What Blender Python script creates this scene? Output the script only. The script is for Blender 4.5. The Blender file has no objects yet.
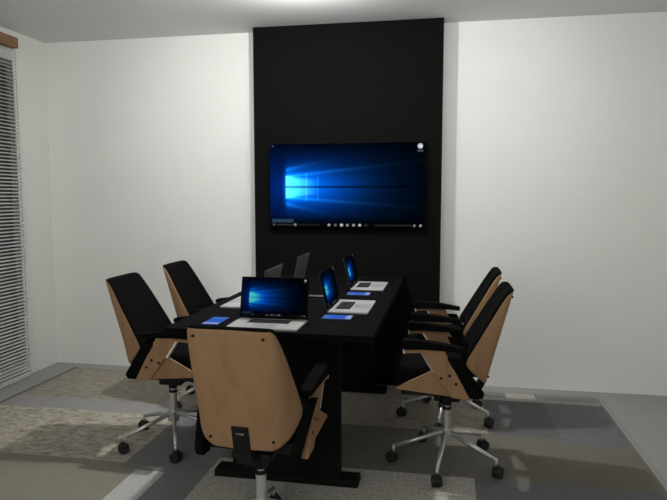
import bpy, bmesh, math, random
from mathutils import Vector, Matrix
random.seed(7)
S = bpy.context.scene
C = S.collection
PI = math.pi

# ------------------------------------------------------------------ helpers
def lin(c):
    c = c / 255.0
    return c / 12.92 if c <= .04045 else ((c + .055) / 1.055) ** 2.4
def rgb(r, g, b): return (lin(r), lin(g), lin(b), 1)

def mat(name, col, rough=.6, metal=0., spec=.3):
    m = bpy.data.materials.new(name); m.use_nodes = True
    b = m.node_tree.nodes['Principled BSDF']
    b.inputs['Base Color'].default_value = col
    b.inputs['Roughness'].default_value = rough
    b.inputs['Metallic'].default_value = metal
    b.inputs['Specular IOR Level'].default_value = spec
    return m

def noisy(name, stops, scale=(1, 1, 1), nscale=5., detail=6., rough=.8, spec=.1, bump=0., coord='Object', distort=0., nrough=.6):
    """noise through a colour ramp: stops = [(pos, colour), ...]"""
    m = mat(name, stops[0][1], rough, 0, spec); t = m.node_tree; n = t.nodes; l = t.links
    tc = n.new('ShaderNodeTexCoord'); mp = n.new('ShaderNodeMapping'); mp.inputs['Scale'].default_value = scale
    nz = n.new('ShaderNodeTexNoise'); nz.inputs['Scale'].default_value = nscale; nz.inputs['Detail'].default_value = detail
    nz.inputs['Roughness'].default_value = nrough; nz.inputs['Distortion'].default_value = distort
    cr = n.new('ShaderNodeValToRGB'); e = cr.color_ramp.elements
    e[0].position, e[0].color = stops[0]; e[1].position, e[1].color = stops[-1]
    for p, c in stops[1:-1]:
        x = e.new(p); x.color = c
    l.new(tc.outputs[coord], mp.inputs[0]); l.new(mp.outputs[0], nz.inputs['Vector'])
    l.new(nz.outputs['Fac'], cr.inputs[0]); l.new(cr.outputs[0], n['Principled BSDF'].inputs['Base Color'])
    if bump:
        b = n.new('ShaderNodeBump'); b.inputs['Strength'].default_value = bump; b.inputs['Distance'].default_value = .002
        l.new(nz.outputs['Fac'], b.inputs['Height']); l.new(b.outputs[0], n['Principled BSDF'].inputs['Normal'])
    return m

def link(name, me, m, parent=None, smooth=True):
    o = bpy.data.objects.new(name, me); C.objects.link(o)
    if m is not None:
        for x in (m if isinstance(m, (list, tuple)) else [m]): me.materials.append(x)
    if smooth:
        for p in me.polygons: p.use_smooth = True
    if parent: o.parent = parent
    return o

def obj(name, bm, m, parent=None, smooth=False):
    bmesh.ops.recalc_face_normals(bm, faces=bm.faces)
    me = bpy.data.meshes.new(name); bm.to_mesh(me); bm.free()
    return link(name, me, m, parent, smooth)

def box(bm, x0, x1, y0, y1, z0, z1, bevel=0., seg=2, M=None):
    r = bmesh.ops.create_cube(bm, size=1)
    vs = r['verts']
    for v in vs: v.co = Vector(((x0 + x1) / 2 + v.co.x * (x1 - x0), (y0 + y1) / 2 + v.co.y * (y1 - y0), (z0 + z1) / 2 + v.co.z * (z1 - z0)))
    if bevel:
        es = list({e for v in vs for e in v.link_edges})
        rb = bmesh.ops.bevel(bm, geom=es, offset=bevel, segments=seg, profile=.5, affect='EDGES')
        vs = list({v for v in rb['verts']} | {v for v in vs if v.is_valid})
    if M is not None:
        for v in vs: v.co = M @ v.co
    return vs

def cyl(bm, a, b, r0, r1=None, n=16):
    a, b = Vector(a), Vector(b); r1 = r0 if r1 is None else r1
    d = b - a; q = d.to_track_quat('Z', 'Y').to_matrix().to_4x4()
    bmesh.ops.create_cone(bm, cap_ends=True, cap_tris=False, segments=n, radius1=r0, radius2=r1, depth=d.length,
                          matrix=Matrix.Translation((a + b) / 2) @ q)

def prism(bm, pts, x0, x1, bevel=0.):
    """polygon in the (y, z) plane extruded along x"""
    a = [bm.verts.new((x0, y, z)) for y, z in pts]; b = [bm.verts.new((x1, y, z)) for y, z in pts]
    n = len(pts); fs = [bm.faces.new(a), bm.faces.new(b[::-1])]
    for i in range(n): fs.append(bm.faces.new((a[i], b[i], b[(i + 1) % n], a[(i + 1) % n])))
    if bevel:
        es = list({e for f in fs for e in f.edges})
        bmesh.ops.bevel(bm, geom=es, offset=bevel, segments=2, profile=.5, affect='EDGES')

def loft(bm, loops, caps=True):
    rows = [[bm.verts.new(p) for p in lp] for lp in loops]
    n = len(rows[0])
    for a, b in zip(rows, rows[1:]):
        for i in range(n): bm.faces.new((a[i], a[(i + 1) % n], b[(i + 1) % n], b[i]))
    if caps: bm.faces.new(rows[0]); bm.faces.new(rows[-1][::-1])

def subsurf(o, lv=2):
    s = o.modifiers.new('smooth', 'SUBSURF'); s.levels = lv; s.render_levels = lv

def thing(name, label, cat, loc=(0, 0, 0), rz=0, group=None):
    o = bpy.data.objects.new(name, None); C.objects.link(o); o.empty_display_size = .1
    o.location = loc; o.rotation_euler = (0, 0, rz)
    return tag(o, label, cat, group)
def tag(o, label, cat, group=None):
    o['label'] = label; o['category'] = cat
    if group: o['group'] = group
    return o
def dup(root, loc, rz, label):
    def cp(o, par):
        c = o.copy(); C.objects.link(c)
        if par: c.parent = par
        for ch in o.children: cp(ch, c)
        return c
    r = cp(root, None); r.location = loc; r.rotation_euler = (0, 0, rz); r['label'] = label
    return r
def struct(name, bm, m, smooth=False, parent=None):
    o = obj(name, bm, m, parent, smooth)
    if parent is None: o['kind'] = 'structure'
    return o

# ------------------------------------------------------------------ dimensions (metres, camera above the origin looking along +y)
H = 2.4; XL, XR = -2.919, 1.62; YB, YN = 4.102, -.9
PANEL = YB - .1205

# ------------------------------------------------------------------ materials
M_wall = noisy('painted_wall', [(.3, (.80, .805, .77, 1)), (.7, (.82, .825, .79, 1))], nscale=3, rough=.9, spec=.05)
M_ceil = mat('ceiling_paint', (.76, .76, .755, 1), .9, 0, .05)
M_floor = noisy('grey_floor', [(.3, (.335, .331, .322, 1)), (.7, (.35, .346, .337, 1))], nscale=2, rough=.7, spec=.1)
M_panel = mat('black_panel', (.0062, .0062, .0060, 1), .9, 0, .02)
M_table = mat('black_table', (.0052, .0052, .0052, 1), .8, 0, .02)
M_tleg = mat('black_table_frame', (.009, .009, .009, 1), .7, 0, .05)
M_fabric = noisy('black_fabric', [(.3, (.0045, .0045, .0045, 1)), (.7, (.006, .006, .006, 1))], nscale=300, detail=2, rough=.9, spec=.03)
M_plastic = mat('black_plastic', (.008, .008, .0085, 1), .5, 0, .2)
M_wheel = mat('dark_grey_rubber', (.022, .022, .021, 1), .6, 0, .2)
M_wood = noisy('oak_veneer', [(.3, (.275, .158, .084, 1)), (.5, (.315, .188, .099, 1)), (.7, (.335, .205, .112, 1))],
               scale=(14, 14, .8), nscale=1.6, detail=5, rough=.6, spec=.12)
M_chrome = mat('brushed_aluminium', (.62, .62, .61, 1), .38, .75, .5)
M_white = mat('white_edge_band', (.80, .80, .78, 1), .5, 0, .3)
M_silver = mat('silver_laptop_shell', (.37, .37, .365, 1), .5, .0, .3)
M_lidback = mat('grey_laptop_lid', (.20, .195, .195, 1), .5, 0, .3)
M_bezel = mat('black_bezel', (.0025, .0025, .003, 1), .6, 0, .05)
M_key = mat('black_keys', (.012, .012, .012, 1), .6, 0, .1)
M_pad = mat('touchpad', (.29, .29, .29, 1), .45, 0, .2)
M_socket = mat('socket_strip_metal', (.16, .16, .155, 1), .5, .3, .3)
M_logo = mat('pale_lettering', (.42, .42, .41, 1), .5, 0, .1)
M_rail = noisy('brown_wood_rail', [(.3, (.25, .145, .078, 1)), (.7, (.31, .185, .105, 1))], scale=(10, .6, 10), nscale=3, rough=.6, spec=.1)
M_slat = noisy('grey_blind_slat', [(.35, (.50, .50, .495, 1)), (.65, (.62, .62, .61, 1))], scale=(1, 3, 40), nscale=4, rough=.7, spec=.1)
M_cord = mat('blind_cord', (.45, .45, .44, 1), .8)
M_frame = mat('window_frame_grey', (.20, .20, .195, 1), .6)
M_glass = mat('night_window_glass', (.055, .056, .058, 1), .25, 0, .3)

def screen_mat(name, strength):
    m = bpy.data.materials.new(name); m.use_nodes = True; t = m.node_tree; t.nodes.clear()
    a = t.nodes.new('ShaderNodeVertexColor'); a.layer_name = 'picture'
    e = t.nodes.new('ShaderNodeEmission'); e.inputs['Strength'].default_value = strength
    o = t.nodes.new('ShaderNodeOutputMaterial'); t.links.new(a.outputs[0], e.inputs[0]); t.links.new(e.outputs[0], o.inputs[0])
    return m
M_screen = screen_mat('lit_screen', 1.0)
M_screen_dim = screen_mat('lit_laptop_screen', .48)

# ------------------------------------------------------------------ what a lit display shows (u right, v up, srgb 0-255)
def g(x, s): return math.exp(-(x / s) ** 2)
def sstep(a, b, x):
    t = max(0., min(1., (x - a) / (b - a))); return t * t * (3 - 2 * t)
def wallpaper(u, v, icons=True):
    cy = .482
    col = [2, 9 + 6 * (1 - u), 24 + 26 * (1 - u) - 8 * abs(v - .5)]
    def add(k, c):
        for i in range(3): col[i] += k * c[i]
    dx = u - .105
    add(.75 * g((u - .24) / 1, .30) * g(v - cy, .30), (0, 42, 120))
    if dx > -.04:
        hh = .135 + .11 * max(dx, 0)
        fall = 1.28 * math.exp(-max(dx, 0) / .29) * sstep(-.03, .03, dx)
        add(fall * g(v - cy, hh * 1.5), (0, 105, 205))
        for sg in (1, -1):                       # bright rays fanning to the right
            yy = cy + sg * (.125 + (.20 if sg > 0 else .14) * dx)
            add(.55 * math.exp(-max(dx, 0) / .34) * g(v - yy, .016 + .01 * dx) * sstep(-.005, .01, dx), (30, 130, 190))
            yy2 = cy + sg * (.205 + .42 * dx)
            add(.50 * math.exp(-max(dx, 0) / .10) * g(v - yy2, .022) * sstep(-.005, .01, dx), (30, 140, 200))
    if .105 <= u <= .325:                        # the panes themselves
        k = (u - .105) / .22; top = cy + .20 - .055 * k; bot = cy - .20 + .05 * k
        e = sstep(bot - .015, bot + .02, v) * (1 - sstep(top - .02, top + .015, v))
        inner = sstep(bot + .04, bot + .09, v) * (1 - sstep(top - .09, top - .04, v))
        add(e * inner * max(0, 1 - k) ** .9 * 1.0, (110, 160, 110)); add(e * (1 - k) * .25, (0, 70, 90))
        for mu, w in ((.243, .006), (.322, .005)):
            add(.3 * g(u - mu, w) * e, (80, 120, 110))
    if u > .10: 
        d = 1 - .62 * g(v - cy, .011) * (1 if u < .9 else max(0, (1 - u) * 10))
        col = [c * d for c in col]
    vig = 1 - .75 * sstep(.55, 1.05, u); top = 1 - .45 * sstep(.85, 1.02, v)
    col = [c * (.35 + .65 * vig) * top for c in col]
    if v < .05: col = [c * .15 + 4 for c in col]
    elif v < .14: col = [c * (.45 + .55 * (v - .05) / .09) for c in col]
    if icons:
        if .01 < u < .155 and .052 < v < .095: col = [38, 62, 84]                 # tooltip box bottom left
        for iu, br, r in ((.025, 90, .009), (.168, 150, .010), (.392, 185, .010), (.434, 120, .009), (.474, 225, .0105), (.512, 155, .010), (.552, 175, .010), (.592, 225, .010), (.632, 55, .010), (.939, 150, .009), (.977, 200, .008)):
            dd = math.hypot(u - iu, (v - .024) * .55)
            if dd < r: k = 1 - .35 * dd / r; col = [br * k] * 3
        for a, b, br in ((.045, .155, 62), (.185, .33, 38), (.69, .925, 50)):
            if a < u < b and .017 < v < .031: col = [br * (.7 + .3 * math.sin(u * 400))] * 3
        dd = math.hypot(u - .970, (v - .955) * .55)                                 # desktop icon top right
        if dd < .017: k = .82 if (math.hypot(u - .974, (v - .952) * .55) > .010) else 1; col = [225 * k, 230 * k, 240 * k]
        if .952 < u < .988 and .89 < v < .915: col = [70, 72, 95]
        if math.hypot(u - .02, (v - .975) * .55) < .006: col = [80, 85, 100]
    return [max(0, min(255, c)) for c in col]

def screen_mesh(name, w, h, nx, ny, detail=True):
    """display surface in the local x-z plane, facing -y, lower edge at z = 0"""
    vs = [(-w / 2 + w * i / nx, 0, h * j / ny) for j in range(ny + 1) for i in range(nx + 1)]
    fs = [(j * (nx + 1) + i, j * (nx + 1) + i + 1, (j + 1) * (nx + 1) + i + 1, (j + 1) * (nx + 1) + i) for j in range(ny) for i in range(nx)]
    me = bpy.data.meshes.new(name); me.from_pydata(vs, [], fs)
    a = me.color_attributes.new('picture', 'FLOAT_COLOR', 'POINT')
    buf = []
    for j in range(ny + 1):
        for i in range(nx + 1):
            c = wallpaper(i / nx, j / ny, detail); buf += [lin(c[0]), lin(c[1]), lin(c[2]), 1.]
    a.data.foreach_set('color', buf)
    return me

# ------------------------------------------------------------------ the room
bm = bmesh.new(); box(bm, XL - .15, XR + .15, YN - .15, YB + .15, -.1, 0); struct('floor', bm, M_floor)
bm = bmesh.new(); box(bm, XL - .15, XR + .15, YN - .15, YB + .15, H, H + .1); struct('ceiling', bm, M_ceil)
bm = bmesh.new(); box(bm, XL - .15, XR + .15, YB, YB + .15, 0, H); struct('wall_back', bm, M_wall)
bm = bmesh.new(); box(bm, XR, XR + .15, YN, YB, 0, H); struct('wall_right', bm, M_wall)
bm = bmesh.new(); box(bm, XL - .15, XR + .15, YN - .15, YN, 0, H); struct('wall_front', bm, M_wall)
WY0, WY1, WZ0, WZ1 = 1.75, 3.755, .10, 2.2
bm = bmesh.new()
box(bm, XL - .15, XL, WY1, YB, 0, H); box(bm, XL - .15, XL, YN, WY0, 0, H)
box(bm, XL - .15, XL, WY0, WY1, 0, WZ0); box(bm, XL - .15, XL, WY0, WY1, WZ1, H)
struct('wall_left', bm, M_wall)
bm = bmesh.new(); xa, xb = XL - .06, XL - .008
box(bm, xa, xb, WY0, WY1, WZ0, WZ0 + .05); box(bm, xa, xb, WY0, WY1, WZ1 - .05, WZ1)
for yy in (WY0, (WY0 + WY1) / 2 - .025, WY1 - .05): box(bm, xa, xb, yy, yy + .05, WZ0 + .05, WZ1 - .05)
wf = struct('window_1', bm, M_frame)
bm = bmesh.new(); box(bm, XL - .034, XL - .026, WY0 + .05, WY1 - .05, WZ0 + .05, WZ1 - .05); obj('pane', bm, M_glass, wf)

# black feature panel that carries the television
bm = bmesh.new(); box(bm, -1.2817, -.0251, PANEL, YB - .0005, 0, H - .0005)
o = obj('feature_panel', bm, M_panel); tag(o, 'tall matte black panel on the back wall, floor to ceiling behind the television', 'panel')

# television
tv = thing('television', 'wide black television on the black panel showing a blue desktop', 'television', (-.6455, PANEL, 1.0700))
W, HH = 1.036, .557
bm = bmesh.new(); box(bm, -W / 2, W / 2, -.040, 0, 0, HH, .004); obj('bezel', bm, M_bezel, tv)
me = screen_mesh('screen', W - .006, HH - .008, 310, 166)
o = link('screen', me, M_screen, tv, False); o.location = (0, -.0412, .004)

# ------------------------------------------------------------------ window blind
bl = thing('window_blind', 'grey slatted blind with brown wooden head rail over the left wall window', 'blind', (XL, 0, 0))
BY0, BY1 = 1.62, 3.742
bm = bmesh.new(); box(bm, .004, .055, BY0, BY1 + .004, 2.275, 2.345, .003); obj('head_rail', bm, M_rail, bl)
bm = bmesh.new(); n = 94
for i in range(n):
    z = 2.262 - i * (2.262 - .028) / (n - 1)
    j = random.uniform(-.004, .022) * (1 if i > 30 else .5)
    R = Matrix.Translation((.030, 0, z)) @ Matrix.Rotation(math.radians(32 + random.uniform(-5, 5)), 4, 'Y')
    box(bm, -.0078, .0078, BY0, BY1 + j, -.0009, .0009, 0, 2, R)
sl = obj('slats', bm, M_slat, bl)
bm = bmesh.new(); box(bm, .018, .042, BY0, BY1, .004, .020, .003); obj('bottom_rail', bm, M_slat, bl)
for yy in (1.8, 2.6, 3.42, 3.74):
    bm = bmesh.new(); cyl(bm, (.030, yy, .015), (.030, yy, 2.28), .0015, n=6); obj('cord', bm, M_cord, bl)

# ------------------------------------------------------------------ patchwork rug
def distress(name, lo, mid, hi, sc=(5, 9, 1), ns=3.2):
    return noisy(name, [(.34, lo), (.5, mid), (.66, hi)], scale=sc, nscale=ns, detail=9, rough=.95, spec=.02, bump=.3, distort=.6, nrough=.75)
R_base = noisy('rug_grey_ground', [(.3, (0.221, 0.216, 0.199, 1)), (.7, (0.255, 0.250, 0.230, 1))], nscale=8, rough=.95, spec=.02)
R = {
 'ground': R_base,
 'grey': noisy('rug_plain_grey', [(.3, (0.315, 0.311, 0.297, 1)), (.7, (0.340, 0.335, 0.320, 1))], nscale=6, rough=.95, spec=.02),
 'beige': distress('rug_beige', (0.236, 0.222, 0.179, 1), (0.259, 0.243, 0.197, 1), (0.270, 0.255, 0.213, 1), (3, 14, 1)),
 'light': distress('rug_worn_light', (0.235, 0.185, 0.135, 1), (0.42, 0.385, 0.32, 1), (0.62, 0.595, 0.52, 1)),
 'worn': distress('rug_worn_brown', (0.239, 0.196, 0.151, 1), (0.326, 0.296, 0.246, 1), (0.419, 0.390, 0.339, 1)),
 'pebble': distress('rug_worn_grey', (0.239, 0.217, 0.184, 1), (0.431, 0.414, 0.367, 1), (0.661, 0.643, 0.588, 1), (22, 30, 1)),
 'dark': noisy('rug_dark_grey', [(.3, (0.132, 0.134, 0.132, 1)), (.7, (0.147, 0.150, 0.147, 1))], nscale=9, rough=.95, spec=.02),
 'slate': noisy('rug_slate_grey', [(.3, (0.198, 0.201, 0.198, 1)), (.7, (0.220, 0.225, 0.220, 1))], nscale=9, rough=.95, spec=.02),
 'brown': noisy('rug_plain_taupe', [(.3, (0.169, 0.157, 0.132, 1)), (.7, (0.184, 0.174, 0.149, 1))], nscale=4, rough=.95, spec=.02),
 'blue': distress('rug_blue_grey', (0.126, 0.137, 0.140, 1), (0.162, 0.172, 0.174, 1), (0.202, 0.212, 0.212, 1), (9, 16, 1)),
 'strip': distress('rug_pale_strip', (0.438, 0.438, 0.422, 1), (0.485, 0.485, 0.469, 1), (0.547, 0.547, 0.532, 1), (12, 12, 1)),
}
names = list(R)
RX0, RX1, RY0, RY1 = -2.70, 1.0, .9, 3.985
patches = [
 ('worn', -2.70, -1.45, 3.36, 3.985), ('grey', -2.70, -1.46, 3.175, 3.36), ('light', -2.70, -1.49, 2.565, 3.175),
 ('beige', -2.70, -1.40, 1.9, 2.565), ('strip', -1.40, -1.255, .9, 2.505), ('slate', -1.49, -1.06, 2.505, 3.36), ('slate', -1.255, -1.06, 1.6, 2.505),
 ('slate', -1.46, -1.06, 3.36, 3.7), ('worn', -1.06, .25, 3.24, 3.985), ('brown', -1.06, .62, 2.70, 3.24),
 ('pebble', -1.06, .15, 1.5, 2.70), ('strip', -.02, .14, 2.3, 2.505), ('dark', .25, .62, 3.24, 3.8), ('pebble', .40, .58, 3.86, 3.965),
 ('blue', .62, 1.0, 3.17, 3.80), ('grey', .25, .95, 3.8, 3.86), ('brown', .40, 1.0, 2.70, 3.17), ('blue', .15, 1.0, 1.5, 2.70), ('grey', .965, 1.0, .9, 3.985), ('grey', .25, 1.0, 3.955, 3.985), ('brown', -2.70, -2.67, .9, 3.985),
]
xs = sorted({RX0, RX1} | {v for p in patches for v in p[1:3]}); ys = sorted({RY0, RY1} | {v for p in patches for v in p[3:5]})
bm = bmesh.new(); TZ = .007
vg = {(i, j): bm.verts.new((x, y, TZ)) for i, x in enumerate(xs) for j, y in enumerate(ys)}
for i in range(len(xs) - 1):
    for j in range(len(ys) - 1):
        f = bm.faces.new((vg[i, j], vg[i + 1, j], vg[i + 1, j + 1], vg[i, j + 1])); cx, cyy = (xs[i] + xs[i + 1]) / 2, (ys[j] + ys[j + 1]) / 2
        for k, x0, x1, y0, y1 in patches:
            if x0 < cx < x1 and y0 < cyy < y1: f.material_index = names.index(k)
ex = bmesh.ops.extrude_face_region(bm, geom=list(bm.faces))
for v in ex['geom']:
    if isinstance(v, bmesh.types.BMVert): v.co.z = .0005
bmesh.ops.recalc_face_normals(bm, faces=bm.faces)
rug = obj('patchwork_rug', bm, list(R.values())); tag(rug, 'large worn grey and beige patchwork rug under the table and chairs', 'rug')

# ------------------------------------------------------------------ conference table
TX, TH = -.685, .427; TY0, TY1 = 2.235, PANEL - .004; RZ = .0075
tb = thing('conference_table', 'long matte black conference table on two panel legs, end against the black panel', 'table', (TX, 0, 0))
bm = bmesh.new(); box(bm, -TH, TH, TY0, TY1, .722, .750, .002); obj('tabletop', bm, M_table, tb)
bm = bmesh.new(); box(bm, -.245, .245, 2.62, 3.80, .655, .7215, .002); obj('under_frame', bm, M_tleg, tb)
for yy in (2.508, 3.785):
    bm = bmesh.new(); box(bm, -.245, .245, yy + .012, yy + .082, RZ + .032, .7215, .002); lg = obj('leg', bm, M_tleg, tb)
    bm = bmesh.new(); prism(bm, [(yy, RZ), (yy + .10, RZ), (yy + .09, RZ + .032), (yy + .004, RZ + .032)], -.33, .33, .002); obj('foot', bm, M_tleg, lg)

# socket strip at the middle of the table
bm = bmesh.new(); box(bm, TX - .065, TX + .065, 3.060, 3.094, .7505, .757, .002)
o = obj('socket_strip', bm, M_socket); tag(o, 'slim grey metal socket strip lying across the middle of the black table', 'socket')

# ------------------------------------------------------------------ laptops
SCR = screen_mesh('laptop_screen', .288, .160, 120, 66, True)
def make_laptop(label, loc, rz, w=.305, d=.187):
    """origin under the middle of the base; the user sits towards local -y"""
    t = thing('laptop', label, 'laptop', loc, rz, 'laptops on the conference table')
    bm = bmesh.new(); box(bm, -w / 2, w / 2, -d / 2, d / 2, .0005, .011, .004, 3); b = obj('base', bm, M_silver, t)
    kb = bmesh.new(); x0, x1, y0, y1 = -w * .305, w * .305, d / 2 - .098, d / 2 - .024
    for r in range(5):
        for c in range(13):
            kw = (x1 - x0 - .004) / 13; kd = (y1 - y0 - .004) / 5
            box(kb, x0 + .002 + c * kw + .0011, x0 + .002 + (c + 1) * kw - .0011, y0 + .002 + r * kd + .0011, y0 + .002 + (r + 1) * kd - .0011, .0108, .0124)
    obj('keyboard', kb, M_key, b)
    bm = bmesh.new(); box(bm, -w * .17, w * .17, -d / 2 + .010, y0 - .008, .0105, .0114); obj('touchpad', bm, M_pad, b)
    bm = bmesh.new(); lh = .1755; hinge = Matrix.Translation((0, d / 2 - .004, .0115)) @ Matrix.Rotation(-math.atan2(.040, .172), 4, 'X')
    box(bm, -w / 2, w / 2, .0022, .0038, 0, lh, .0006, 2, hinge); ld = obj('lid', bm, M_lidback, t)
    bm = bmesh.new(); box(bm, -w / 2 - .0006, w / 2 + .0006, -.0026, .0027, .001, lh + .0006, .0008, 2, hinge); obj('screen_bezel', bm, M_bezel, ld)
    o = link('screen', SCR, None, ld, False); o.matrix_local = hinge @ Matrix.Translation((0, -.0030, .011)) @ Matrix.Diagonal((w / .305, 1, 1, 1))
    bm = bmesh.new(); cyl(bm, (-w * .36, d / 2 - .003, .012), (w * .36, d / 2 - .003, .012), .005, n=10); obj('hinge', bm, M_bezel, b)
    return t
SCR.materials.append(M_screen_dim)
ZT = .7502
make_laptop('open silver laptop at the near table end, screen facing the front chair', (-.708, 2.345, ZT), 0, .297, .190)
make_laptop('open silver laptop at the nearer right seat, screen turned to the right', (-.424, 2.802, ZT), PI / 2, .322)
make_laptop('farther of two laptops facing the right chairs, beside the television panel', (-.424, 3.468, ZT), PI / 2, .305)
make_laptop('nearer of two laptops facing left, grey lid back partly hidden by the front laptop', (-.948, 2.835, ZT), -PI / 2, .315)
make_laptop('farther of two laptops facing left, grey lid back standing near the television panel', (-.948, 3.47, ZT), -PI / 2, .305)

# ------------------------------------------------------------------ phones
M_phone = bpy.data.materials.new('lit_phone_screen'); M_phone.use_nodes = True
t_ = M_phone.node_tree; t_.nodes.clear()
tc = t_.nodes.new('ShaderNodeTexCoord'); sp = t_.nodes.new('ShaderNodeSeparateXYZ'); cr = t_.nodes.new('ShaderNodeValToRGB'); em = t_.nodes.new('ShaderNodeEmission'); ou = t_.nodes.new('ShaderNodeOutputMaterial')
e = cr.color_ramp.elements; e[0].position, e[0].color = 0, rgb(150, 165, 200); e[1].position, e[1].color = .97, rgb(75, 110, 180)
x = e.new(.16); x.color = rgb(120, 145, 200); x = e.new(.24); x.color = rgb(50, 95, 185); x = e.new(.6); x.color = rgb(46, 92, 190)
t_.links.new(tc.outputs['Generated'], sp.inputs[0]); t_.links.new(sp.outputs['Y'], cr.inputs[0]); t_.links.new(cr.outputs[0], em.inputs[0]); t_.links.new(em.outputs[0], ou.inputs[0])
M_pcase = mat('blue_phone_case', (.02, .045, .20, 1), .4, 0, .3)
def make_phone(label, loc, rz, w=.074, L=.142):
    t = thing('smartphone', label, 'phone', loc, rz, 'phones beside the laptops')
    bm = bmesh.new(); box(bm, -w / 2, w / 2, -L / 2, L / 2, .0005, .0065, .0025, 3); obj('case', bm, M_pcase, t)
    bm = bmesh.new(); box(bm, -w / 2 + .004, w / 2 - .004, -L / 2 + .003, L / 2 - .003, .0060, .0069); obj('screen', bm, M_phone, t)
make_phone('blue lit phone to the left of the front laptop', (-.944, 2.380, ZT), 0)
make_phone('blue lit phone in front of the nearer right laptop', (-.452, 2.548, ZT), PI / 2, .085, .130)
make_phone('blue lit phone in front of the farther right laptop', (-.450, 3.190, ZT), PI / 2, .085, .125)

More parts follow.
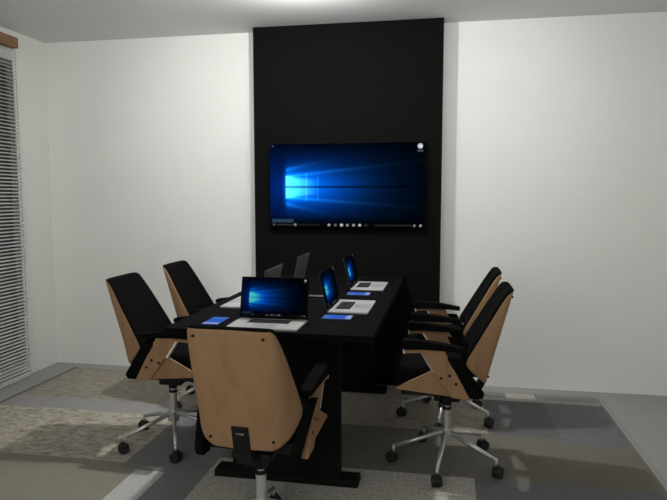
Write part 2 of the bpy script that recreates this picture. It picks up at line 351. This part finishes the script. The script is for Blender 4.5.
# ------------------------------------------------------------------ office chair (local: forward = +y)
# back rows: z, rear y, rear half width, front half width, front y of the folded flank
ROWS = [(.865, -.283, .136, .140, -.275), (.852, -.280, .145, .149, -.252), (.80, -.267, .149, .161, -.219), (.72, -.246, .150, .172, -.172),
        (.64, -.225, .150, .180, -.125), (.585, -.210, .150, .186, -.093), (.550, -.201, .150, .188, -.074), (.525, -.195, .149, .184, -.083),
        (.490, -.186, .145, .171, -.118), (.460, -.179, .135, .151, -.146), (.442, -.174, .115, .122, -.162), (.432, -.172, .088, .090, -.168)]
def make_chair(label, loc, rz):
    t = thing('office_chair', label, 'chair', loc, rz, 'black and oak office chairs around the table')
    # plywood back shell
    bm = bmesh.new(); rows = []
    for z, yr, wr, wf, yf in ROWS:
        half = [(wr * .5, yr), (wr * .85, yr + .004), (wr + .3 * (wf - wr), yr + .22 * (yf - yr) + .003), (wr + .75 * (wf - wr), yr + .65 * (yf - yr)), (wf, yf)]
        pts = [(-x, y) for x, y in half[::-1]] + [(0, yr - .002)] + half
        rows.append([bm.verts.new((x, y, z)) for x, y in pts])
    for a, b in zip(rows, rows[1:]):
        for i in range(len(a) - 1): bm.faces.new((a[i], a[i + 1], b[i + 1], b[i]))
    bmesh.ops.recalc_face_normals(bm, faces=bm.faces)
    me = bpy.data.meshes.new('back_shell'); bm.to_mesh(me); bm.free()
    sh = link('back_shell', me, M_wood, t)
    # make sure normals look backwards so that the thickness grows inwards
    if me.polygons[len(me.polygons) // 2].normal.y > 0: me.flip_normals()
    so = sh.modifiers.new('thickness', 'SOLIDIFY'); so.thickness = .011; so.offset = -1
    subsurf(sh, 2)
    for x, z in ((-.122, .838), (.114, .838), (-.112, .472), (.112, .472)):
        yr = -.283 + (.865 - z) * .257
        bm = bmesh.new(); cyl(bm, (x, yr - .0015, z), (x, yr + .008, z), .0048, n=12); obj('screw', bm, M_plastic, sh)
    # upholstered back cushion
    bm = bmesh.new(); loops = []
    CR = [(.8735, -.276, -.262, .132), (.869, -.283, -.250, .142), (.863, -.283, -.243, .1465), (.859, -.268, -.239, .148)] + [(z, yr + .012, yf + .017, wf + .002) for z, yr, wr, wf, yf in ROWS[2:7]] + [(.535, -.180, -.072, .180), (.515, -.172, -.120, .155)]
    for z, y0, y1, w in CR:
        yc = min(y1 - .014, -.080 - .49 * (.6 - z)); wq = w * .45
        wr = w if z > .86 else min(w, .147 if z > .53 else .130) - .010; ya, yb = y0 + (y1 - y0) * .16, y0 + (y1 - y0) * .58
        wa, wb = wr + .28 * (w - wr) - (.004 if z < .86 else 0), wr + .72 * (w - wr) - (.003 if z < .86 else 0)
        loops.append([(-wr * .8, y0, z), (0, y0, z), (wr * .8, y0, z), (wa, ya, z), (wb, yb, z), (w, y1 - .007, z), (w * .95, y1, z), (wq, (y1 + 3 * yc) / 4, z), (0, yc, z), (-wq, (y1 + 3 * yc) / 4, z), (-w * .95, y1, z), (-w, y1 - .007, z), (-wb, yb, z), (-wa, ya, z)])
    loft(bm, loops); cu = obj('back_cushion', bm, M_fabric, t, True); subsurf(cu, 1)
    # seat
    bm = bmesh.new(); box(bm, -.172, .172, -.078, .245, .428, .522, .026, 4); obj('seat_cushion', bm, M_fabric, t, True)
    bm = bmesh.new(); box(bm, -.1775, .1775, -.085, .205, .388, .432, .006, 2); obj('seat_pan', bm, M_plastic, t)
    for s in (-1, 1):
        a, b = (.1785, .1935) if s > 0 else (-.1935, -.1785)
        bm = bmesh.new(); prism(bm, [(.226, .418), (.226, .426), (.064, .511), (-.02, .511), (-.095, .390)], a, b, .0015); obj('seat_side', bm, M_wood, t)
        a, b = (.1830, .2065) if s > 0 else (-.2065, -.1830)
        bm = bmesh.new(); prism(bm, [(-.098, .388), (-.020, .396), (.064, .511), (.116, .592), (.188, .586), (.192, .600), (.110, .606), (.018, .606)], a, b, .0015); ar = obj('arm_support', bm, M_wood, t)
        e_ = .009 if s > 0 else .0015
        bm = bmesh.new(); prism(bm, [(.0635, .5100), (.0645 + e_, .5080), (.1170 + e_, .5905), (.1160, .5925)], a + .0004, b - .0004); obj('edge_band', bm, M_white, ar)
        bm = bmesh.new(); prism(bm, [(.186, .5845), (.1955, .585), (.1975, .6015), (.188, .601)], a + .0004, b - .0004); obj('edge_band', bm, M_white, ar)
        for y, z in ((.029, .482), (-.008, .495), (-.036, .459)):
            bm = bmesh.new(); cyl(bm, (s * .203, y, z), (s * .2085, y, z), .0068, n=14); obj('screw', bm, M_plastic, ar)
        a, b = (.168, .214) if s > 0 else (-.214, -.168)
        bm = bmesh.new(); prism(bm, [(-.070, .598), (.010, .605), (.100, .607), (.192, .604), (.204, .618), (.200, .640), (.184, .650), (.100, .643), (.030, .635), (-.072, .619)], a, b, .005); obj('armrest', bm, M_fabric, t, False)
        a, b = (.180, .208) if s > 0 else (-.208, -.180)
        bm = bmesh.new(); prism(bm, [(.004, .572), (-.052, .572), (-.095, .505), (-.160, .412), (-.152, .388), (-.098, .386)], a, b, .003)
        for v in bm.verts: v.co.x += s * .20 * (v.co.z - .53)
        obj('arm_strap', bm, M_fabric, t)
    # rear bracket with the maker's lettering
    bm = bmesh.new(); prism(bm, [(-.2000, .520), (-.178, .425), (-.150, .372), (-.02, .350), (-.02, .392), (-.130, .398), (-.162, .436), (-.184, .524)][::1], -.030, .030, .002); br = obj('back_bracket', bm, M_plastic, t)
    cv = bpy.data.curves.new('lettering', 'FONT'); cv.body = 'VITEB'; cv.size = .0115; cv.align_x = 'CENTER'; cv.extrude = .0004
    tmp = bpy.data.objects.new('tmp', cv); C.objects.link(tmp)
    me = bpy.data.meshes.new_from_object(tmp.evaluated_get(bpy.context.evaluated_depsgraph_get())); bpy.data.objects.remove(tmp)
    me.name = 'lettering'; me.materials.clear()
    lo = link('lettering', me, M_logo, br, False)
    lo.matrix_local = Matrix.Translation((0, -.1950, .4915)) @ Matrix.Rotation(math.radians(90), 4, 'X') @ Matrix.Rotation(math.radians(13), 4, 'X')
    # mechanism, gas lift, base
    bm = bmesh.new(); box(bm, -.075, .075, -.10, .10, .365, .3875, .006, 2); box(bm, -.040, .040, -.060, .060, .318, .380, .008, 2); cyl(bm, (0, 0, .296), (0, 0, .320), .022, n=20); me_ = obj('tilt_mechanism', bm, M_plastic, t)
    bm = bmesh.new(); cyl(bm, (-.03, .02, .355), (-.15, .03, .350), .005, n=10); cyl(bm, (-.15, .03, .350), (-.185, .032, .349), .009, n=10); obj('lever', bm, M_plastic, me_)
    bm = bmesh.new(); cyl(bm, (0, 0, .284), (0, 0, .297), .0135, n=20); cyl(bm, (0, 0, .120), (0, 0, .274), .0195, n=24); gl = obj('gas_lift', bm, M_chrome, t, False)
    bm = bmesh.new(); cyl(bm, (0, 0, .273), (0, 0, .285), .0215, n=24); obj('collar', bm, M_plastic, gl)
    bm = bmesh.new(); cyl(bm, (0, 0, .125), (0, 0, .180), .029, .025, n=24); obj('base_hub', bm, M_chrome, t, False)
    for k in range(5):
        an = math.radians(27 + 72 * k); dx, dy = math.cos(an), math.sin(an)
        bm = bmesh.new()
        cyl(bm, (dx * .018, dy * .018, .163), (dx * .250, dy * .250, .088), .0125, .0085, n=14)
        cyl(bm, (dx * .250, dy * .250, .090), (dx * .250, dy * .250, .058), .0075, n=12); bmesh.ops.create_uvsphere(bm, u_segments=12, v_segments=8, radius=.0088, matrix=Matrix.Translation((dx * .250, dy * .250, .0885)))
        lg = obj('base_leg', bm, M_chrome, t, True)
        q = an + .9 + k * 1.3; ox, oy = math.cos(q), math.sin(q); cx, cy = dx * .258, dy * .258
        bm = bmesh.new()
        for w in (-1, 1): cyl(bm, (cx - oy * w * .006, cy + ox * w * .006, RZ + .0275), (cx - oy * w * .021, cy + ox * w * .021, RZ + .0275), .0272, .0245, n=20) 
        cyl(bm, (cx - oy * .008, cy + ox * .008, RZ + .0285), (cx + oy * .008, cy - ox * .008, RZ + .0285), .021, n=16)
        box(bm, cx - .010, cx + .010, cy - .010, cy + .010, RZ + .035, .066, .002)
        obj('caster', bm, M_wheel, lg)
    return t
c0 = make_chair('oak backed office chair at the near table end, its wooden back facing the viewer', (-.645, 2.040, 0), math.radians(-3))
dup(c0, (.024, 2.840, 0), PI / 2, 'nearer office chair on the right side of the table')
dup(c0, (.027, 3.450, 0), PI / 2, 'farther office chair on the right side, behind the nearer right chair')
dup(c0, (-1.365, 2.838, 0), -PI / 2, 'nearer office chair on the left side, between the blind and the table')
dup(c0, (-1.365, 3.450, 0), -PI / 2, 'farther office chair on the left side, nearest the bright back wall')

# ------------------------------------------------------------------ lights: one ceiling lamp above the table; all the rest are added fill
def lamp(name, loc, power, radius, col=(1, 1, 1)):
    d = bpy.data.lights.new(name, 'POINT'); d.energy = power; d.shadow_soft_size = radius; d.color = col
    o = bpy.data.objects.new(name, d); C.objects.link(o); o.location = loc
def spot(name, loc, aim, power, ang, blend, radius):
    d = bpy.data.lights.new(name, 'SPOT'); d.energy = power; d.shadow_soft_size = radius; d.spot_size = math.radians(ang); d.spot_blend = blend
    o = bpy.data.objects.new(name, d); C.objects.link(o); o.location = loc; o.rotation_euler = (Vector(aim) - Vector(loc)).to_track_quat('-Z', 'Y').to_euler()
lamp('ceiling_lamp', (-.75, 3.06, 2.28), 28, .022, (1, .995, .975))
spot('floor_boost_spot', (-.75, 3.06, 2.29), (-.75, 3.06, 0), 44, 96, .7, .022)  # added spot at the ceiling lamp's place, deepens the chair shadows
spot('ceiling_fill_spot', (-.75, 3.06, 2.0), (-.75, 3.06, 3), 11, 150, 1, .1)  # added, no such fixture: brightens the ceiling above the table
spot('wall_fill_spot', (-1.75, 2.7, 2.25), (-1.45, YB, 1.75), 17, 88, 1, .15)  # added fill, lifts the wall left of the black panel
spot('wall_fill_spot', (.45, 2.7, 2.25), (.15, YB, 1.75), 17, 88, 1, .15)  # added fill for the wall right of the panel
spot('wall_fill_wide', (-2.15, 1.7, 2.25), (-1.8, YB, 1.4), 39, 95, .8, .3)  # invented wide fill, raises the back wall and spares the floor
spot('wall_fill_wide', (.85, 1.7, 2.25), (.5, YB, 1.4), 39, 95, .8, .3)  # invented twin of the wide fill, right-hand side
lamp('fill_near', (-.9, -.4, 1.4), 38, .4, (1, .995, .98))  # added soft fill behind the camera, lights the front chair's back
w = bpy.data.worlds.new('world'); S.world = w; w.use_nodes = True
w.node_tree.nodes['Background'].inputs[0].default_value = (.05, .05, .05, 1)

# ------------------------------------------------------------------ camera
cd = bpy.data.cameras.new('camera'); cam = bpy.data.objects.new('camera', cd); C.objects.link(cam)
cam.location = (0, 0, 1.28155); cam.rotation_euler = (PI / 2 - .08987, 0, .18223)
cd.sensor_width = 36; cd.lens = 603.553 / 667 * 36; cd.clip_start = .05
S.camera = cam
S.view_settings.view_transform = 'Standard'; S.view_settings.look = 'None'; S.view_settings.gamma = 1
S.view_settings.use_curve_mapping = False; S.view_settings.exposure = 0
